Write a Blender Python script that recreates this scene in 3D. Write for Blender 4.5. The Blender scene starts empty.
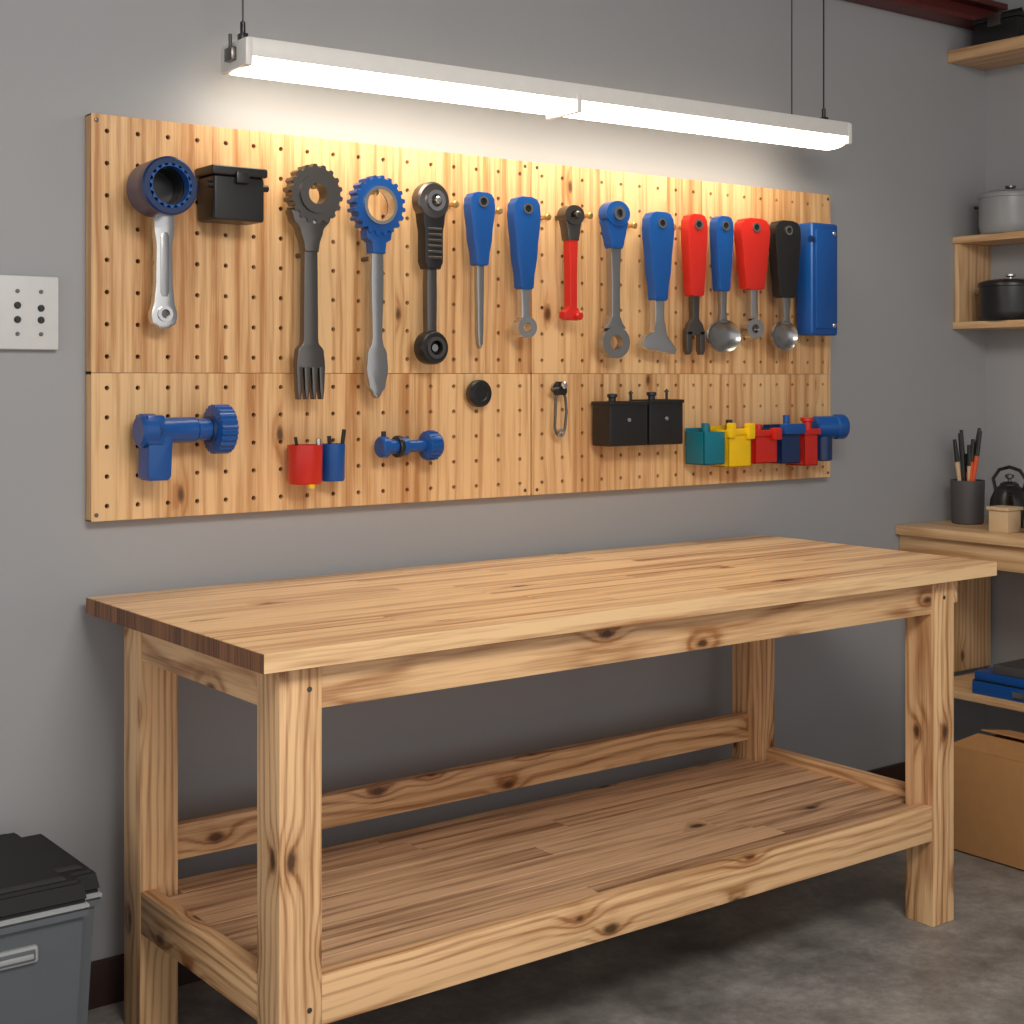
import bpy, bmesh, math, random
from mathutils import Vector, Matrix
random.seed(7)
sc = bpy.context.scene
sc.view_settings.view_transform = 'Standard'
sc.view_settings.look = 'None'

# ------------------------------------------------------------------ materials
def lin(c):
    return tuple(((v/255.0)/12.92 if v/255.0 <= 0.04045 else ((v/255.0+0.055)/1.055)**2.4) for v in c)+(1.0,)

def newmat(name):
    m = bpy.data.materials.new(name); m.use_nodes = True
    nt = m.node_tree
    return m, nt, nt.nodes['Principled BSDF']

def node(nt, t, **kw):
    n = nt.nodes.new(t)
    for k, v in kw.items(): setattr(n, k, v)
    return n

def math_n(nt, op, a, b=None, c=None, clamp=False):
    n = nt.nodes.new('ShaderNodeMath'); n.operation = op; n.use_clamp = clamp
    for i, v in enumerate((a, b, c)):
        if v is None: continue
        if isinstance(v, (int, float)): n.inputs[i].default_value = v
        else: nt.links.new(v, n.inputs[i])
    return n.outputs[0]

def mixc(nt, fac, a, b, mode='MIX'):
    n = nt.nodes.new('ShaderNodeMix'); n.data_type = 'RGBA'; n.blend_type = mode
    if isinstance(fac, (int, float)): n.inputs['Factor'].default_value = fac
    else: nt.links.new(fac, n.inputs['Factor'])
    for key, v in ((6, a), (7, b)):
        if isinstance(v, tuple): n.inputs[key].default_value = v
        else: nt.links.new(v, n.inputs[key])
    return n.outputs[2]

def wood(name, light, dark, freq=70, knots=0.6, tone=0.25, rough=0.45, ringamt=0.55, bandamt=2.0, fibamt=1.1, base=0.12, wob=0.045):
    m, nt, p = newmat(name)
    at = node(nt, 'ShaderNodeAttribute', attribute_name='gc')
    ar = node(nt, 'ShaderNodeAttribute', attribute_name='rnd')
    sep = node(nt, 'ShaderNodeSeparateXYZ'); nt.links.new(at.outputs['Vector'], sep.inputs[0])
    X, Y, Z = sep.outputs
    def comb(a, b, c):
        n = node(nt, 'ShaderNodeCombineXYZ')
        for i, v in enumerate((a, b, c)):
            if isinstance(v, (int, float)): n.inputs[i].default_value = v
            else: nt.links.new(v, n.inputs[i])
        return n.outputs[0]
    def noise(vec, scale, detail=2, rough=0.5):
        n = node(nt, 'ShaderNodeTexNoise'); n.inputs['Scale'].default_value = scale
        n.inputs['Detail'].default_value = detail; n.inputs['Roughness'].default_value = rough
        nt.links.new(vec, n.inputs['Vector']); return n.outputs['Fac']
    v1 = comb(math_n(nt, 'MULTIPLY', X, 1.8), math_n(nt, 'MULTIPLY', Y, 6), math_n(nt, 'MULTIPLY', Z, 6))
    n1 = noise(v1, 1.0, 2)
    # knots
    yz = math_n(nt, 'ADD', Y, Z)
    vk = comb(math_n(nt, 'MULTIPLY', X, 3.2), math_n(nt, 'MULTIPLY', yz, 6.5), 0.0)
    vor = node(nt, 'ShaderNodeTexVoronoi', voronoi_dimensions='2D', feature='F1')
    vor.inputs['Scale'].default_value = 1.0
    nt.links.new(vk, vor.inputs['Vector'])
    sc_ = node(nt, 'ShaderNodeSeparateColor'); nt.links.new(vor.outputs['Color'], sc_.inputs[0])
    pres = math_n(nt, 'LESS_THAN', sc_.outputs[0], knots)
    kr = math_n(nt, 'MULTIPLY_ADD', sc_.outputs[1], 0.06, 0.045)
    d = math_n(nt, 'ADD', vor.outputs['Distance'], math_n(nt, 'MULTIPLY', math_n(nt, 'SUBTRACT', noise(at.outputs['Vector'], 60, 1), 0.5), 0.03))
    core = math_n(nt, 'MULTIPLY', math_n(nt, 'SUBTRACT', 1.0, math_n(nt, 'DIVIDE', d, kr), clamp=True), pres)
    core = math_n(nt, 'MULTIPLY', core, 1.6, clamp=True)
    halo = math_n(nt, 'MULTIPLY', math_n(nt, 'SUBTRACT', 1.0, math_n(nt, 'MULTIPLY', d, 3.2), clamp=True), pres)
    halo2 = math_n(nt, 'MULTIPLY', halo, halo)
    r = math_n(nt, 'SQRT', math_n(nt, 'ADD', math_n(nt, 'MULTIPLY', Y, Y), math_n(nt, 'MULTIPLY', Z, Z)))
    r = math_n(nt, 'ADD', r, math_n(nt, 'MULTIPLY', n1, wob))
    r = math_n(nt, 'ADD', r, math_n(nt, 'MULTIPLY', halo2, 0.03))
    s = math_n(nt, 'SINE', math_n(nt, 'MULTIPLY', r, 6.283*freq))
    s = math_n(nt, 'MULTIPLY_ADD', s, 0.5, 0.5)
    s = math_n(nt, 'POWER', s, 2.6)
    vf = comb(math_n(nt, 'MULTIPLY', X, 7), math_n(nt, 'MULTIPLY', Y, 240), math_n(nt, 'MULTIPLY', Z, 240))
    fib = noise(vf, 1.0, 2, 0.6)
    vb = comb(math_n(nt, 'MULTIPLY', X, 1.4), math_n(nt, 'MULTIPLY', Y, 34), math_n(nt, 'MULTIPLY', Z, 34))
    band = noise(vb, 1.0, 3, 0.6)
    amt = math_n(nt, 'MULTIPLY_ADD', s, ringamt, base)
    amt = math_n(nt, 'ADD', amt, math_n(nt, 'MULTIPLY', math_n(nt, 'SUBTRACT', band, 0.48), bandamt))
    amt = math_n(nt, 'ADD', amt, math_n(nt, 'MULTIPLY', math_n(nt, 'SUBTRACT', fib, 0.5), fibamt))
    amt = math_n(nt, 'ADD', amt, math_n(nt, 'MULTIPLY', math_n(nt, 'SUBTRACT', ar.outputs['Fac'], 0.5), tone*2), clamp=True)
    amt = math_n(nt, 'ADD', amt, math_n(nt, 'MULTIPLY', halo2, 0.8), clamp=True)
    c = mixc(nt, amt, lin(light), lin(dark))
    kd = tuple(v*0.28 for v in lin(dark)[:3])+(1,)
    c = mixc(nt, core, c, kd)
    nt.links.new(c, p.inputs['Base Color'])
    p.inputs['Roughness'].default_value = rough
    b = node(nt, 'ShaderNodeBump'); b.inputs['Strength'].default_value = 0.12; b.inputs['Distance'].default_value = 0.002
    nt.links.new(fib, b.inputs['Height']); nt.links.new(b.outputs[0], p.inputs['Normal'])
    return m

def plain(name, col, rough=0.45, metal=0.0, var=0.06, nscale=30, bump=0.0):
    m, nt, p = newmat(name)
    tc = node(nt, 'ShaderNodeTexCoord')
    n = node(nt, 'ShaderNodeTexNoise'); n.inputs['Scale'].default_value = nscale; n.inputs['Detail'].default_value = 3
    nt.links.new(tc.outputs['Object'], n.inputs['Vector'])
    base = lin(col)
    a = tuple(min(1, v*(1-var)) for v in base[:3])+(1,); b_ = tuple(min(1, v*(1+var)) for v in base[:3])+(1,)
    c = mixc(nt, n.outputs['Fac'], a, b_)
    nt.links.new(c, p.inputs['Base Color'])
    p.inputs['Roughness'].default_value = rough; p.inputs['Metallic'].default_value = metal
    if bump:
        b = node(nt, 'ShaderNodeBump'); b.inputs['Strength'].default_value = bump; b.inputs['Distance'].default_value = 0.003
        nt.links.new(n.outputs['Fac'], b.inputs['Height']); nt.links.new(b.outputs[0], p.inputs['Normal'])
    return m

M = {}
M['table'] = wood('pine_table', (238, 194, 144), (160, 106, 62), freq=58, knots=0.9, tone=0.08, ringamt=0.55, bandamt=1.9, base=0.06, wob=0.055)
M['top'] = wood('butcher_block', (242, 202, 152), (166, 108, 64), freq=45, knots=0.10, tone=0.32, rough=0.34, ringamt=0.28, bandamt=2.8, base=0.14, wob=0.03)
M['endg'] = wood('end_grain', (150, 98, 58), (84, 48, 26), freq=120, knots=0.0, tone=0.4, ringamt=0.5, base=0.3)
M['shelfw'] = wood('shelf_planks', (226, 184, 144), (134, 92, 62), freq=45, knots=0.14, tone=0.28, ringamt=0.3, bandamt=2.9, base=0.17)
M['peg'] = wood('pegboard_pine', (230, 188, 136), (180, 124, 72), freq=40, knots=0.24, tone=0.30, ringamt=0.38, bandamt=2.4, base=0.14)
M['deskw'] = wood('desk_pine', (226, 190, 146), (184, 136, 88), freq=50, knots=0.1, tone=0.1)
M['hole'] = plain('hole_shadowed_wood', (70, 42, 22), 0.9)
M['blue'] = plain('blue_plastic', (14, 76, 148), 0.3)
M['dblue'] = plain('dark_blue_plastic', (20, 46, 90), 0.3)
M['red'] = plain('red_plastic', (194, 36, 26), 0.3)
M['yellow'] = plain('yellow_plastic', (236, 194, 14), 0.35)
M['teal'] = plain('teal_plastic', (8, 112, 134), 0.35)
M['black'] = plain('black_plastic', (27, 27, 28), 0.33)
M['dgrey'] = plain('dark_steel', (108, 104, 101), 0.28, 0.9)
M['steel'] = plain('brushed_steel', (208, 208, 208), 0.22, 1.0)
M['gsteel'] = plain('grey_tool_steel', (170, 170, 170), 0.26, 0.95)
M['brass'] = plain('brass_peg', (196, 160, 100), 0.3, 0.8)
M['white'] = plain('white_enamel', (226, 224, 220), 0.4)
M['plate'] = plain('switch_plate_plastic', (206, 206, 206), 0.4)
M['bin'] = plain('grey_bin_plastic', (90, 95, 100), 0.5)
M['lid'] = plain('black_lid_plastic', (16, 16, 18), 0.6, bump=0.05)
M['rim'] = plain('pale_rim_plastic', (160, 162, 164), 0.4)
M['card'] = plain('cardboard', (180, 132, 82), 0.8, var=0.1)
M['potg'] = plain('grey_enamel_pot', (146, 148, 150), 0.35)
M['orange'] = plain('orange_lacquer', (214, 84, 30), 0.4)
M['cup'] = plain('charcoal_cup', (74, 72, 74), 0.5)
M['maroon'] = plain('maroon_paint', (96, 36, 30), 0.5)
M['base'] = plain('dark_baseboard_paint', (52, 32, 28), 0.55)
M['block'] = plain('pale_wood_block', (206, 178, 140), 0.6)

def wall_mat(name, col, amp=0.05):
    m, nt, p = newmat(name)
    tc = node(nt, 'ShaderNodeTexCoord')
    n = node(nt, 'ShaderNodeTexNoise'); n.inputs['Scale'].default_value = 2.2; n.inputs['Detail'].default_value = 5
    n2 = node(nt, 'ShaderNodeTexNoise'); n2.inputs['Scale'].default_value = 180; n2.inputs['Detail'].default_value = 1
    nt.links.new(tc.outputs['Object'], n.inputs['Vector']); nt.links.new(tc.outputs['Object'], n2.inputs['Vector'])
    b = lin(col)
    c = mixc(nt, n.outputs['Fac'], tuple(v*(1-amp) for v in b[:3])+(1,), tuple(v*(1+amp) for v in b[:3])+(1,))
    nt.links.new(c, p.inputs['Base Color']); p.inputs['Roughness'].default_value = 0.7
    bp = node(nt, 'ShaderNodeBump'); bp.inputs['Strength'].default_value = 0.08; bp.inputs['Distance'].default_value = 0.002
    nt.links.new(n2.outputs['Fac'], bp.inputs['Height']); nt.links.new(bp.outputs[0], p.inputs['Normal'])
    return m
M['wall'] = wall_mat('grey_wall_paint', (158, 159, 162))
M['ceil'] = wall_mat('ceiling_paint', (150, 150, 150))

def concrete():
    m, nt, p = newmat('concrete_floor')
    tc = node(nt, 'ShaderNodeTexCoord')
    def nz(s, d, r=0.6):
        n = node(nt, 'ShaderNodeTexNoise'); n.inputs['Scale'].default_value = s; n.inputs['Detail'].default_value = d; n.inputs['Roughness'].default_value = r
        nt.links.new(tc.outputs['Object'], n.inputs['Vector']); return n.outputs['Fac']
    a = nz(4.5, 8, 0.68); b = nz(40, 4, 0.7)
    f = math_n(nt, 'MULTIPLY_ADD', math_n(nt, 'SUBTRACT', a, 0.5), 3.2, 0.5, clamp=True)
    c = mixc(nt, f, lin((106, 103, 100)), lin((170, 166, 161)))
    g = math_n(nt, 'MULTIPLY_ADD', math_n(nt, 'SUBTRACT', b, 0.5), 2.5, 0.3, clamp=True)
    c2 = mixc(nt, math_n(nt, 'MULTIPLY', g, 0.5), c, lin((92, 89, 86)))
    nt.links.new(c2, p.inputs['Base Color'])
    nt.links.new(math_n(nt, 'MULTIPLY_ADD', a, 0.4, 0.2), p.inputs['Roughness'])
    bp = node(nt, 'ShaderNodeBump'); bp.inputs['Strength'].default_value = 0.12; bp.inputs['Distance'].default_value = 0.003
    nt.links.new(b, bp.inputs['Height']); nt.links.new(bp.outputs[0], p.inputs['Normal'])
    return m
M['floor'] = concrete()

def emis(name, col, s):
    m, nt, p = newmat(name)
    p.inputs['Base Color'].default_value = (0.9, 0.9, 0.9, 1)
    p.inputs['Emission Color'].default_value = col
    p.inputs['Emission Strength'].default_value = s
    return m
M['tube'] = emis('lit_diffuser', (1.0, 0.87, 0.68, 1), 12.5)

# ------------------------------------------------------------------ builder
class B:
    def __init__(s, name):
        s.name = name; s.v = []; s.f = []; s.m = []; s.gc = []; s.rnd = []; s.mats = []
    def slot(s, k):
        if k not in s.mats: s.mats.append(k)
        return s.mats.index(k)
    def add(s, bm, mat, grain='x', rnd=None, off=None):
        if rnd is None: rnd = random.random()
        if off is None: off = (random.uniform(0, 40), random.choice((-1, 1))*random.uniform(0.03, 0.12), random.uniform(0.02, 0.1))
        bm.verts.ensure_lookup_table(); bm.normal_update()
        n = len(s.v)
        c = Vector((0, 0, 0))
        for v in bm.verts: c += v.co
        c /= max(1, len(bm.verts))
        for v in bm.verts:
            s.v.append(tuple(v.co)); q = v.co-c
            g = {'x': (q.x, q.y, q.z), 'y': (q.y, q.x, q.z), 'z': (q.z, q.x, q.y)}[grain]
            s.gc.append((g[0]+off[0], g[1]+off[1], g[2]+off[2])); s.rnd.append(rnd)
        k = s.slot(mat)
        for f in bm.faces:
            s.f.append([n+v.index for v in f.verts]); s.m.append(k)
        bm.free()
    def box(s, x0, x1, y0, y1, z0, z1, mat, bev=0.002, seg=2, grain='x', **kw):
        bm = bmesh.new(); bmesh.ops.create_cube(bm, size=1)
        for v in bm.verts:
            v.co = Vector(((x0+x1)/2+v.co.x*(x1-x0), (y0+y1)/2+v.co.y*(y1-y0), (z0+z1)/2+v.co.z*(z1-z0)))
        if bev > 0: bmesh.ops.bevel(bm, geom=bm.edges[:], offset=bev, segments=seg, profile=0.6, affect='EDGES')
        bm.verts.index_update(); s.add(bm, mat, grain, **kw)
    def rbox(s, c, size, rot, mat, bev=0.002, **kw):
        bm = bmesh.new(); bmesh.ops.create_cube(bm, size=1)
        for v in bm.verts: v.co = Vector((v.co.x*size[0], v.co.y*size[1], v.co.z*size[2]))
        if bev > 0: bmesh.ops.bevel(bm, geom=bm.edges[:], offset=bev, segments=2, affect='EDGES')
        bmesh.ops.transform(bm, matrix=Matrix.Translation(c) @ rot, verts=bm.verts)
        bm.verts.index_update(); s.add(bm, mat, **kw)
    def lathe(s, c, axis, prof, mat, n=32, sx=1.0, closed=True, **kw):
        """prof = [(r,h)...] rings along axis vector"""
        ax = Vector(axis).normalized()
        rot = Vector((0, 0, 1)).rotation_difference(ax).to_matrix().to_4x4()
        bm = bmesh.new(); rings = []
        for r, h in prof:
            if r <= 1e-6: rings.append([bm.verts.new((0, 0, h))])
            else: rings.append([bm.verts.new((r*math.cos(2*math.pi*i/n), r*math.sin(2*math.pi*i/n), h)) for i in range(n)])
        for a, b in zip(rings, rings[1:]):
            for i in range(n):
                j = (i+1) % n
                if len(a) == 1 and len(b) == 1: continue
                if len(a) == 1: bm.faces.new((a[0], b[j], b[i]))
                elif len(b) == 1: bm.faces.new((a[i], a[j], b[0]))
                else: bm.faces.new((a[i], a[j], b[j], b[i]))
        if closed:
            if len(rings[0]) > 1: bm.faces.new(list(reversed(rings[0])))
            if len(rings[-1]) > 1: bm.faces.new(rings[-1])
        bmesh.ops.recalc_face_normals(bm, faces=bm.faces[:])
        bmesh.ops.transform(bm, matrix=Matrix.Translation(c) @ rot, verts=bm.verts)
        if sx != 1.0:
            for v in bm.verts: v.co.x = c[0]+(v.co.x-c[0])*sx
        bm.verts.index_update(); s.add(bm, mat, **kw)
    def cyl(s, p0, p1, r, mat, n=20, r2=None, ch=0.0):
        p0 = Vector(p0); p1 = Vector(p1); L = (p1-p0).length
        if r2 is None: r2 = r
        ch = min(ch, L*0.4, r*0.9, r2*0.9) if ch else 0
        prof = [(r, 0), (r2, L)] if not ch else [(r-ch, 0), (r, ch), (r2, L-ch), (r2-ch, L)]
        s.lathe(tuple(p0), tuple(p1-p0), prof, mat, n)
    def ext(s, pts, y0, y1, mat, bev=0.003, seg=2):
        """extrude x/z outline between y0 (front) and y1"""
        bm = bmesh.new()
        a = [bm.verts.new((x, y0, z)) for x, z in pts]; b = [bm.verts.new((x, y1, z)) for x, z in pts]
        f1 = bm.faces.new(a); f2 = bm.faces.new(list(reversed(b)))
        n = len(pts)
        for i in range(n): bm.faces.new((a[i], b[i], b[(i+1) % n], a[(i+1) % n]))
        bmesh.ops.recalc_face_normals(bm, faces=bm.faces[:])
        if bev > 0:
            es = [e for e in bm.edges if f1 in e.link_faces]
            bmesh.ops.bevel(bm, geom=es, offset=bev, segments=seg, profile=0.6, affect='EDGES', clamp_overlap=True)
        bm.verts.index_update(); s.add(bm, mat)
    def prof(s, cx, hw, y0, y1, mat, bev=0.004, cxo=0.0):
        """symmetric outline, hw=[(z,halfwidth)...] top to bottom, smoothed"""
        out = []
        for i in range(len(hw)-1):
            z0, w0 = hw[i]; z1, w1 = hw[i+1]
            for k in range(4):
                t = k/4; out.append((z0+(z1-z0)*t, w0+(w1-w0)*(t*t*(3-2*t))))
        out.append(hw[-1])
        pts = [(cx+w, z) for z, w in out]+[(cx-w, z) for z, w in reversed(out)]
        s.ext(pts, y0, y1, mat, bev)
    def annulus(s, cx, cz, outer, inner, y0, y1, mat):
        n = len(outer); bm = bmesh.new()
        mk = lambda pts, y: [bm.verts.new((cx+x, y, cz+z)) for x, z in pts]
        oa, ia, ob, ib = mk(outer, y0), mk(inner, y0), mk(outer, y1), mk(inner, y1)
        for i in range(n):
            j = (i+1) % n
            bm.faces.new((oa[i], oa[j], ia[j], ia[i])); bm.faces.new((ob[i], ib[i], ib[j], ob[j]))
            bm.faces.new((oa[i], ob[i], ob[j], oa[j])); bm.faces.new((ia[i], ia[j], ib[j], ib[i]))
        bmesh.ops.recalc_face_normals(bm, faces=bm.faces[:])
        bm.verts.index_update(); s.add(bm, mat)
    def ring(s, cx, cz, ro, ri, y0, y1, mat, sx=1.0, n=40):
        c = [(math.cos(2*math.pi*i/n), math.sin(2*math.pi*i/n)) for i in range(n)]
        s.annulus(cx, cz, [(ro*a*sx, ro*b) for a, b in c], [(ri*a*sx, ri*b) for a, b in c], y0, y1, mat)
    def gear(s, cx, cz, ro, rt, ri, teeth, y0, y1, mat, sx=1.0):
        n = teeth*6; o = []; i_ = []
        for k in range(n):
            a = 2*math.pi*k/n; ph = k % 6
            r = rt if ph in (0, 1, 2) else ro
            o.append((r*math.cos(a)*sx, r*math.sin(a))); i_.append((ri*math.cos(a)*sx, ri*math.sin(a)))
        s.annulus(cx, cz, o, i_, y0, y1, mat)
    def tube(s, pts, r, mat, n=10, cyclic=False):
        bm = bmesh.new(); P = [Vector(p) for p in pts]; rings = []; N = len(P)
        for i, p in enumerate(P):
            if cyclic: d = (P[(i+1) % N]-P[i-1]).normalized()
            else: d = (P[min(i+1, N-1)]-P[max(i-1, 0)]).normalized()
            up = Vector((0, 1, 0)) if abs(d.y) < 0.9 else Vector((1, 0, 0))
            a = d.cross(up).normalized(); b = d.cross(a).normalized()
            rings.append([bm.verts.new(p+a*r*math.cos(2*math.pi*k/n)+b*r*math.sin(2*math.pi*k/n)) for k in range(n)])
        for i in range(N if cyclic else N-1):
            A, C = rings[i], rings[(i+1) % N]
            for k in range(n): bm.faces.new((A[k], A[(k+1) % n], C[(k+1) % n], C[k]))
        if not cyclic: bm.faces.new(rings[0]); bm.faces.new(rings[-1])
        bmesh.ops.recalc_face_normals(bm, faces=bm.faces[:])
        bm.verts.index_update(); s.add(bm, mat)
    def done(s, smooth=True, angle=35):
        xs = [v[0] for v in s.v]; ys = [v[1] for v in s.v]; zs = [v[2] for v in s.v]
        o = Vector(((min(xs)+max(xs))/2, (min(ys)+max(ys))/2, min(zs)))
        me = bpy.data.meshes.new(s.name)
        me.from_pydata([tuple(Vector(v)-o) for v in s.v], [], s.f)
        for k in s.mats: me.materials.append(M[k])
        me.polygons.foreach_set('material_index', s.m)
        a = me.attributes.new('gc', 'FLOAT_VECTOR', 'POINT'); a.data.foreach_set('vector', [c for g in s.gc for c in g])
        a = me.attributes.new('rnd', 'FLOAT', 'POINT'); a.data.foreach_set('value', s.rnd)
        if smooth:
            me.polygons.foreach_set('use_smooth', [True]*len(s.f)); me.set_sharp_from_angle(angle=math.radians(angle))
        me.update()
        ob = bpy.data.objects.new(s.name, me); ob.location = o
        bpy.context.collection.objects.link(ob); return ob

# ------------------------------------------------------------------ room
WY = 3.12; RX = 4.425; CH = 2.85; LX = -1.8; FY = -2.2
b = B('floor'); b.box(LX, RX+0.1, FY, WY+0.1, -0.1, 0, 'floor', 0); b.done(False)
b = B('wall_back'); b.box(LX, RX+0.1, WY, WY+0.1, 0, CH, 'wall', 0); b.done(False)
b = B('wall_right'); b.box(RX, RX+0.1, FY, WY, 0, CH, 'wall', 0); b.done(False)
b = B('ceiling'); b.box(LX, RX+0.1, FY, WY+0.1, CH, CH+0.1, 'ceil', 0); b.done(False)
b = B('baseboard_back'); b.box(LX, RX, WY-0.014, WY, 0, 0.1, 'base', 0.003); b.done()
b = B('baseboard_right'); b.box(RX-0.014, RX, FY, WY-0.014, 0, 0.1, 'base', 0.003); b.done()
b = B('ceiling_beam')
b.box(LX, RX, 3.03, WY, 2.64, 2.66, 'maroon', 0.002); b.box(LX, RX, 3.07, 3.085, 2.59, 2.64, 'maroon', 0.001); b.box(LX, RX, 3.03, WY, 2.575, 2.59, 'maroon', 0.002)
b.done()

# ------------------------------------------------------------------ workbench
b = B('workbench')
TX0, TX1, TY0, TY1 = 1.177, 3.268, 2.27, 3.085
TB = 0.865
rows = 15; w = (TY1-TY0)/rows
for r in range(rows):
    y0 = TY0+r*w; x = TX0+.002
    while x < TX1-1e-4:
        L = random.uniform(0.3, 1.2)
        if r == 0: L = 5
        x2 = min(TX1, x+L)
        if TX1-x2 < 0.25: x2 = TX1
        b.box(x, x2, y0, y0+w, TB, 0.90, 'top', 0.0006, 1, rnd=(0.35 if r == 0 else random.random()))
        x = x2
yy = TY0
while yy < TY1-1e-4:
    y2 = min(TY1, yy+random.uniform(.022, .045))
    b.box(TX0, TX0+.002, yy, y2, TB+.0005, 0.8985, 'endg', 0, grain='z', rnd=random.random()); yy = y2
LX0, LX1 = 1.227, 3.052; S = 0.086
LYF, LYB = 2.305, 2.915
for lx in (LX0, LX1):
    for ly in (LYF, LYB):
        b.box(lx, lx+S, ly, ly+S, 0, TB, 'table', 0.004, grain='z')
# aprons
b.box(LX0+S, LX1, LYF+0.004, LYF+0.034, 0.782, TB, 'table', 0.003, grain='x')
b.box(LX0+S, LX1, LYB+S-0.034, LYB+S-0.004, 0.782, TB, 'table', 0.003, grain='x')
b.box(LX0+0.004, LX0+0.034, LYF+S, LYB, 0.782, TB, 'table', 0.003, grain='y')
b.box(LX1+S, LX1+S+0.028, LYF+0.01, LYB+S, 0.800, TB, 'table', 0.003, grain='y')
# back stretcher
b.box(LX0+S, LX1, LYB+0.02, LYB+0.05, 0.345, 0.42, 'table', 0.003, grain='x')
# lower rails
b.box(LX0+S, LX1, LYF+0.002, LYF+0.036, 0.215, 0.303, 'table', 0.003, grain='x')
b.box(LX0+S, LX1, LYB+0.045, LYB+0.075, 0.215, 0.285, 'table', 0.003, grain='x')
b.box(LX0+0.002, LX0+0.036, LYF+S, LYB, 0.215, 0.303, 'table', 0.003, grain='y')
b.box(LX1+S-0.036, LX1+S-0.002, LYF+S, LYB, 0.215, 0.318, 'table', 0.003, grain='y')
# shelf planks
y = LYF+0.036; n = 9; w = (LYB+0.045-y)/n
for i in range(n):
    a0 = y+i*w
    mid = random.uniform(1.7, 2.7)
    inl = LX0+S if (a0 < LYF+S or a0+w > LYB) else LX0+0.036
    inr = LX1 if (a0 < LYF+S or a0+w > LYB) else LX1+S-0.036
    b.box(inl, mid, a0+0.0004, a0+w-0.0004, 0.268, 0.29, 'shelfw', 0.0008, 1)
    b.box(mid, inr, a0+0.0004, a0+w-0.0004, 0.268, 0.29, 'shelfw', 0.0008, 1)
# screws
for (x, z) in ((LX0+0.06, 0.25), (LX0+0.06, 0.82), (LX1+0.045, 0.82)):
    b.cyl((x, LYF-0.001, z), (x, LYF+0.01, z), 0.005, 'dgrey', 12)
b.done()

# ------------------------------------------------------------------ pegboard
b = B('pegboard')
BY = 3.085
def pegpanel(x0, x1, z0, z1, nx, nz, gl, gr):
    g = 0.0006
    x0 += gl; x1 -= gr; z0 += g; z1 -= g
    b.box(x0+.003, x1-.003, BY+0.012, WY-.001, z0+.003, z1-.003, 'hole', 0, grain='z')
    cw, chh = (x1-x0)/nx, (z1-z0)/nz
    i = 0
    while i < nx:
        k = min(nx-i, random.choice((2, 3, 4)))
        bm = bmesh.new(); R = 0.0054; N = 12
        for ii in range(i, i+k):
            for jj in range(nz):
                cx = x0+(ii+0.5)*cw; cz = z0+(jj+0.5)*chh
                ci = []; cb = []; pts = []
                for q in range(N):
                    a = 2*math.pi*(q+0.5)/N; ca, sa = math.cos(a), math.sin(a); m_ = max(abs(ca), abs(sa))
                    ci.append(bm.verts.new((cx+R*ca, BY, cz+R*sa))); cb.append(bm.verts.new((cx+R*ca, BY+0.012, cz+R*sa)))
                    pts.append(((cx+cw/2*ca/m_), (cz+chh/2*sa/m_)))
                sq = [bm.verts.new((px, BY, pz)) for px, pz in pts]
                for q in range(N):
                    r_ = (q+1) % N
                    bm.faces.new((ci[q], ci[r_], cb[r_], cb[q]))
                    ang0 = 360*(q+0.5)/N; ang1 = 360*(q+1.5)/N
                    cc = [d for d in (45, 135, 225, 315) if ang0+1e-3 < d < ang1-1e-3]
                    if cc:
                        d = cc[0]; v = bm.verts.new((cx+cw/2*(1 if d in (45, 315) else -1), BY, cz+chh/2*(1 if d < 180 else -1)))
                        bm.faces.new((ci[r_], ci[q], sq[q], v, sq[r_]))
                    else: bm.faces.new((ci[r_], ci[q], sq[q], sq[r_]))
        bm.verts.index_update()
        bmesh.ops.recalc_face_normals(bm, faces=bm.faces[:])
        b.add(bm, 'peg', 'z')
        i += k
    # solid edges
    for (xa, xb, za, zb) in ((x0, x0+0.0025, z0, z1), (x1-0.0025, x1, z0, z1), (x0, x1, z0, z0+0.0025), (x0, x1, z1-0.0025, z1)):
        b.box(xa, xb, BY+0.0003, WY-.001, za, zb, 'peg', 0, grain='z' if xb-xa < 0.01 else 'x')
X0, XM, X1 = 1.188, 2.388, 3.573
for xa, xb, gl, gr in ((X0, XM, .0006, .002), (XM, X1, .002, .0006)):
    pegpanel(xa, xb, 1.383, 1.944, 17, 8, gl, gr)
    pegpanel(xa, xb, 1.061, 1.383, 17, 5, gl, gr)
for x in (X0+0.012, XM-0.02, XM+0.02, X1-0.012):
    for z in (1.075, 1.93):
        b.lathe((x, BY, z), (0, -1, 0), [(0.005, 0), (0.004, 0.0015), (0, 0.002)], 'dgrey', 12)
b.done(True, 30)

# ------------------------------------------------------------------ tools on pegs
PB = BY-.0005
def peg(b, x, z, y=3.0, r=0.006, mat='brass', ball=True):
    b.cyl((x, PB, z), (x, y, z), r, mat, 14)
    if ball: b.lathe((x, y, z), (0, -1, 0), [(r, 0), (r*1.6, 0.001), (r*1.6, 0.006), (r*1.1, 0.009), (0, 0.0095)], mat, 16)

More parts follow.
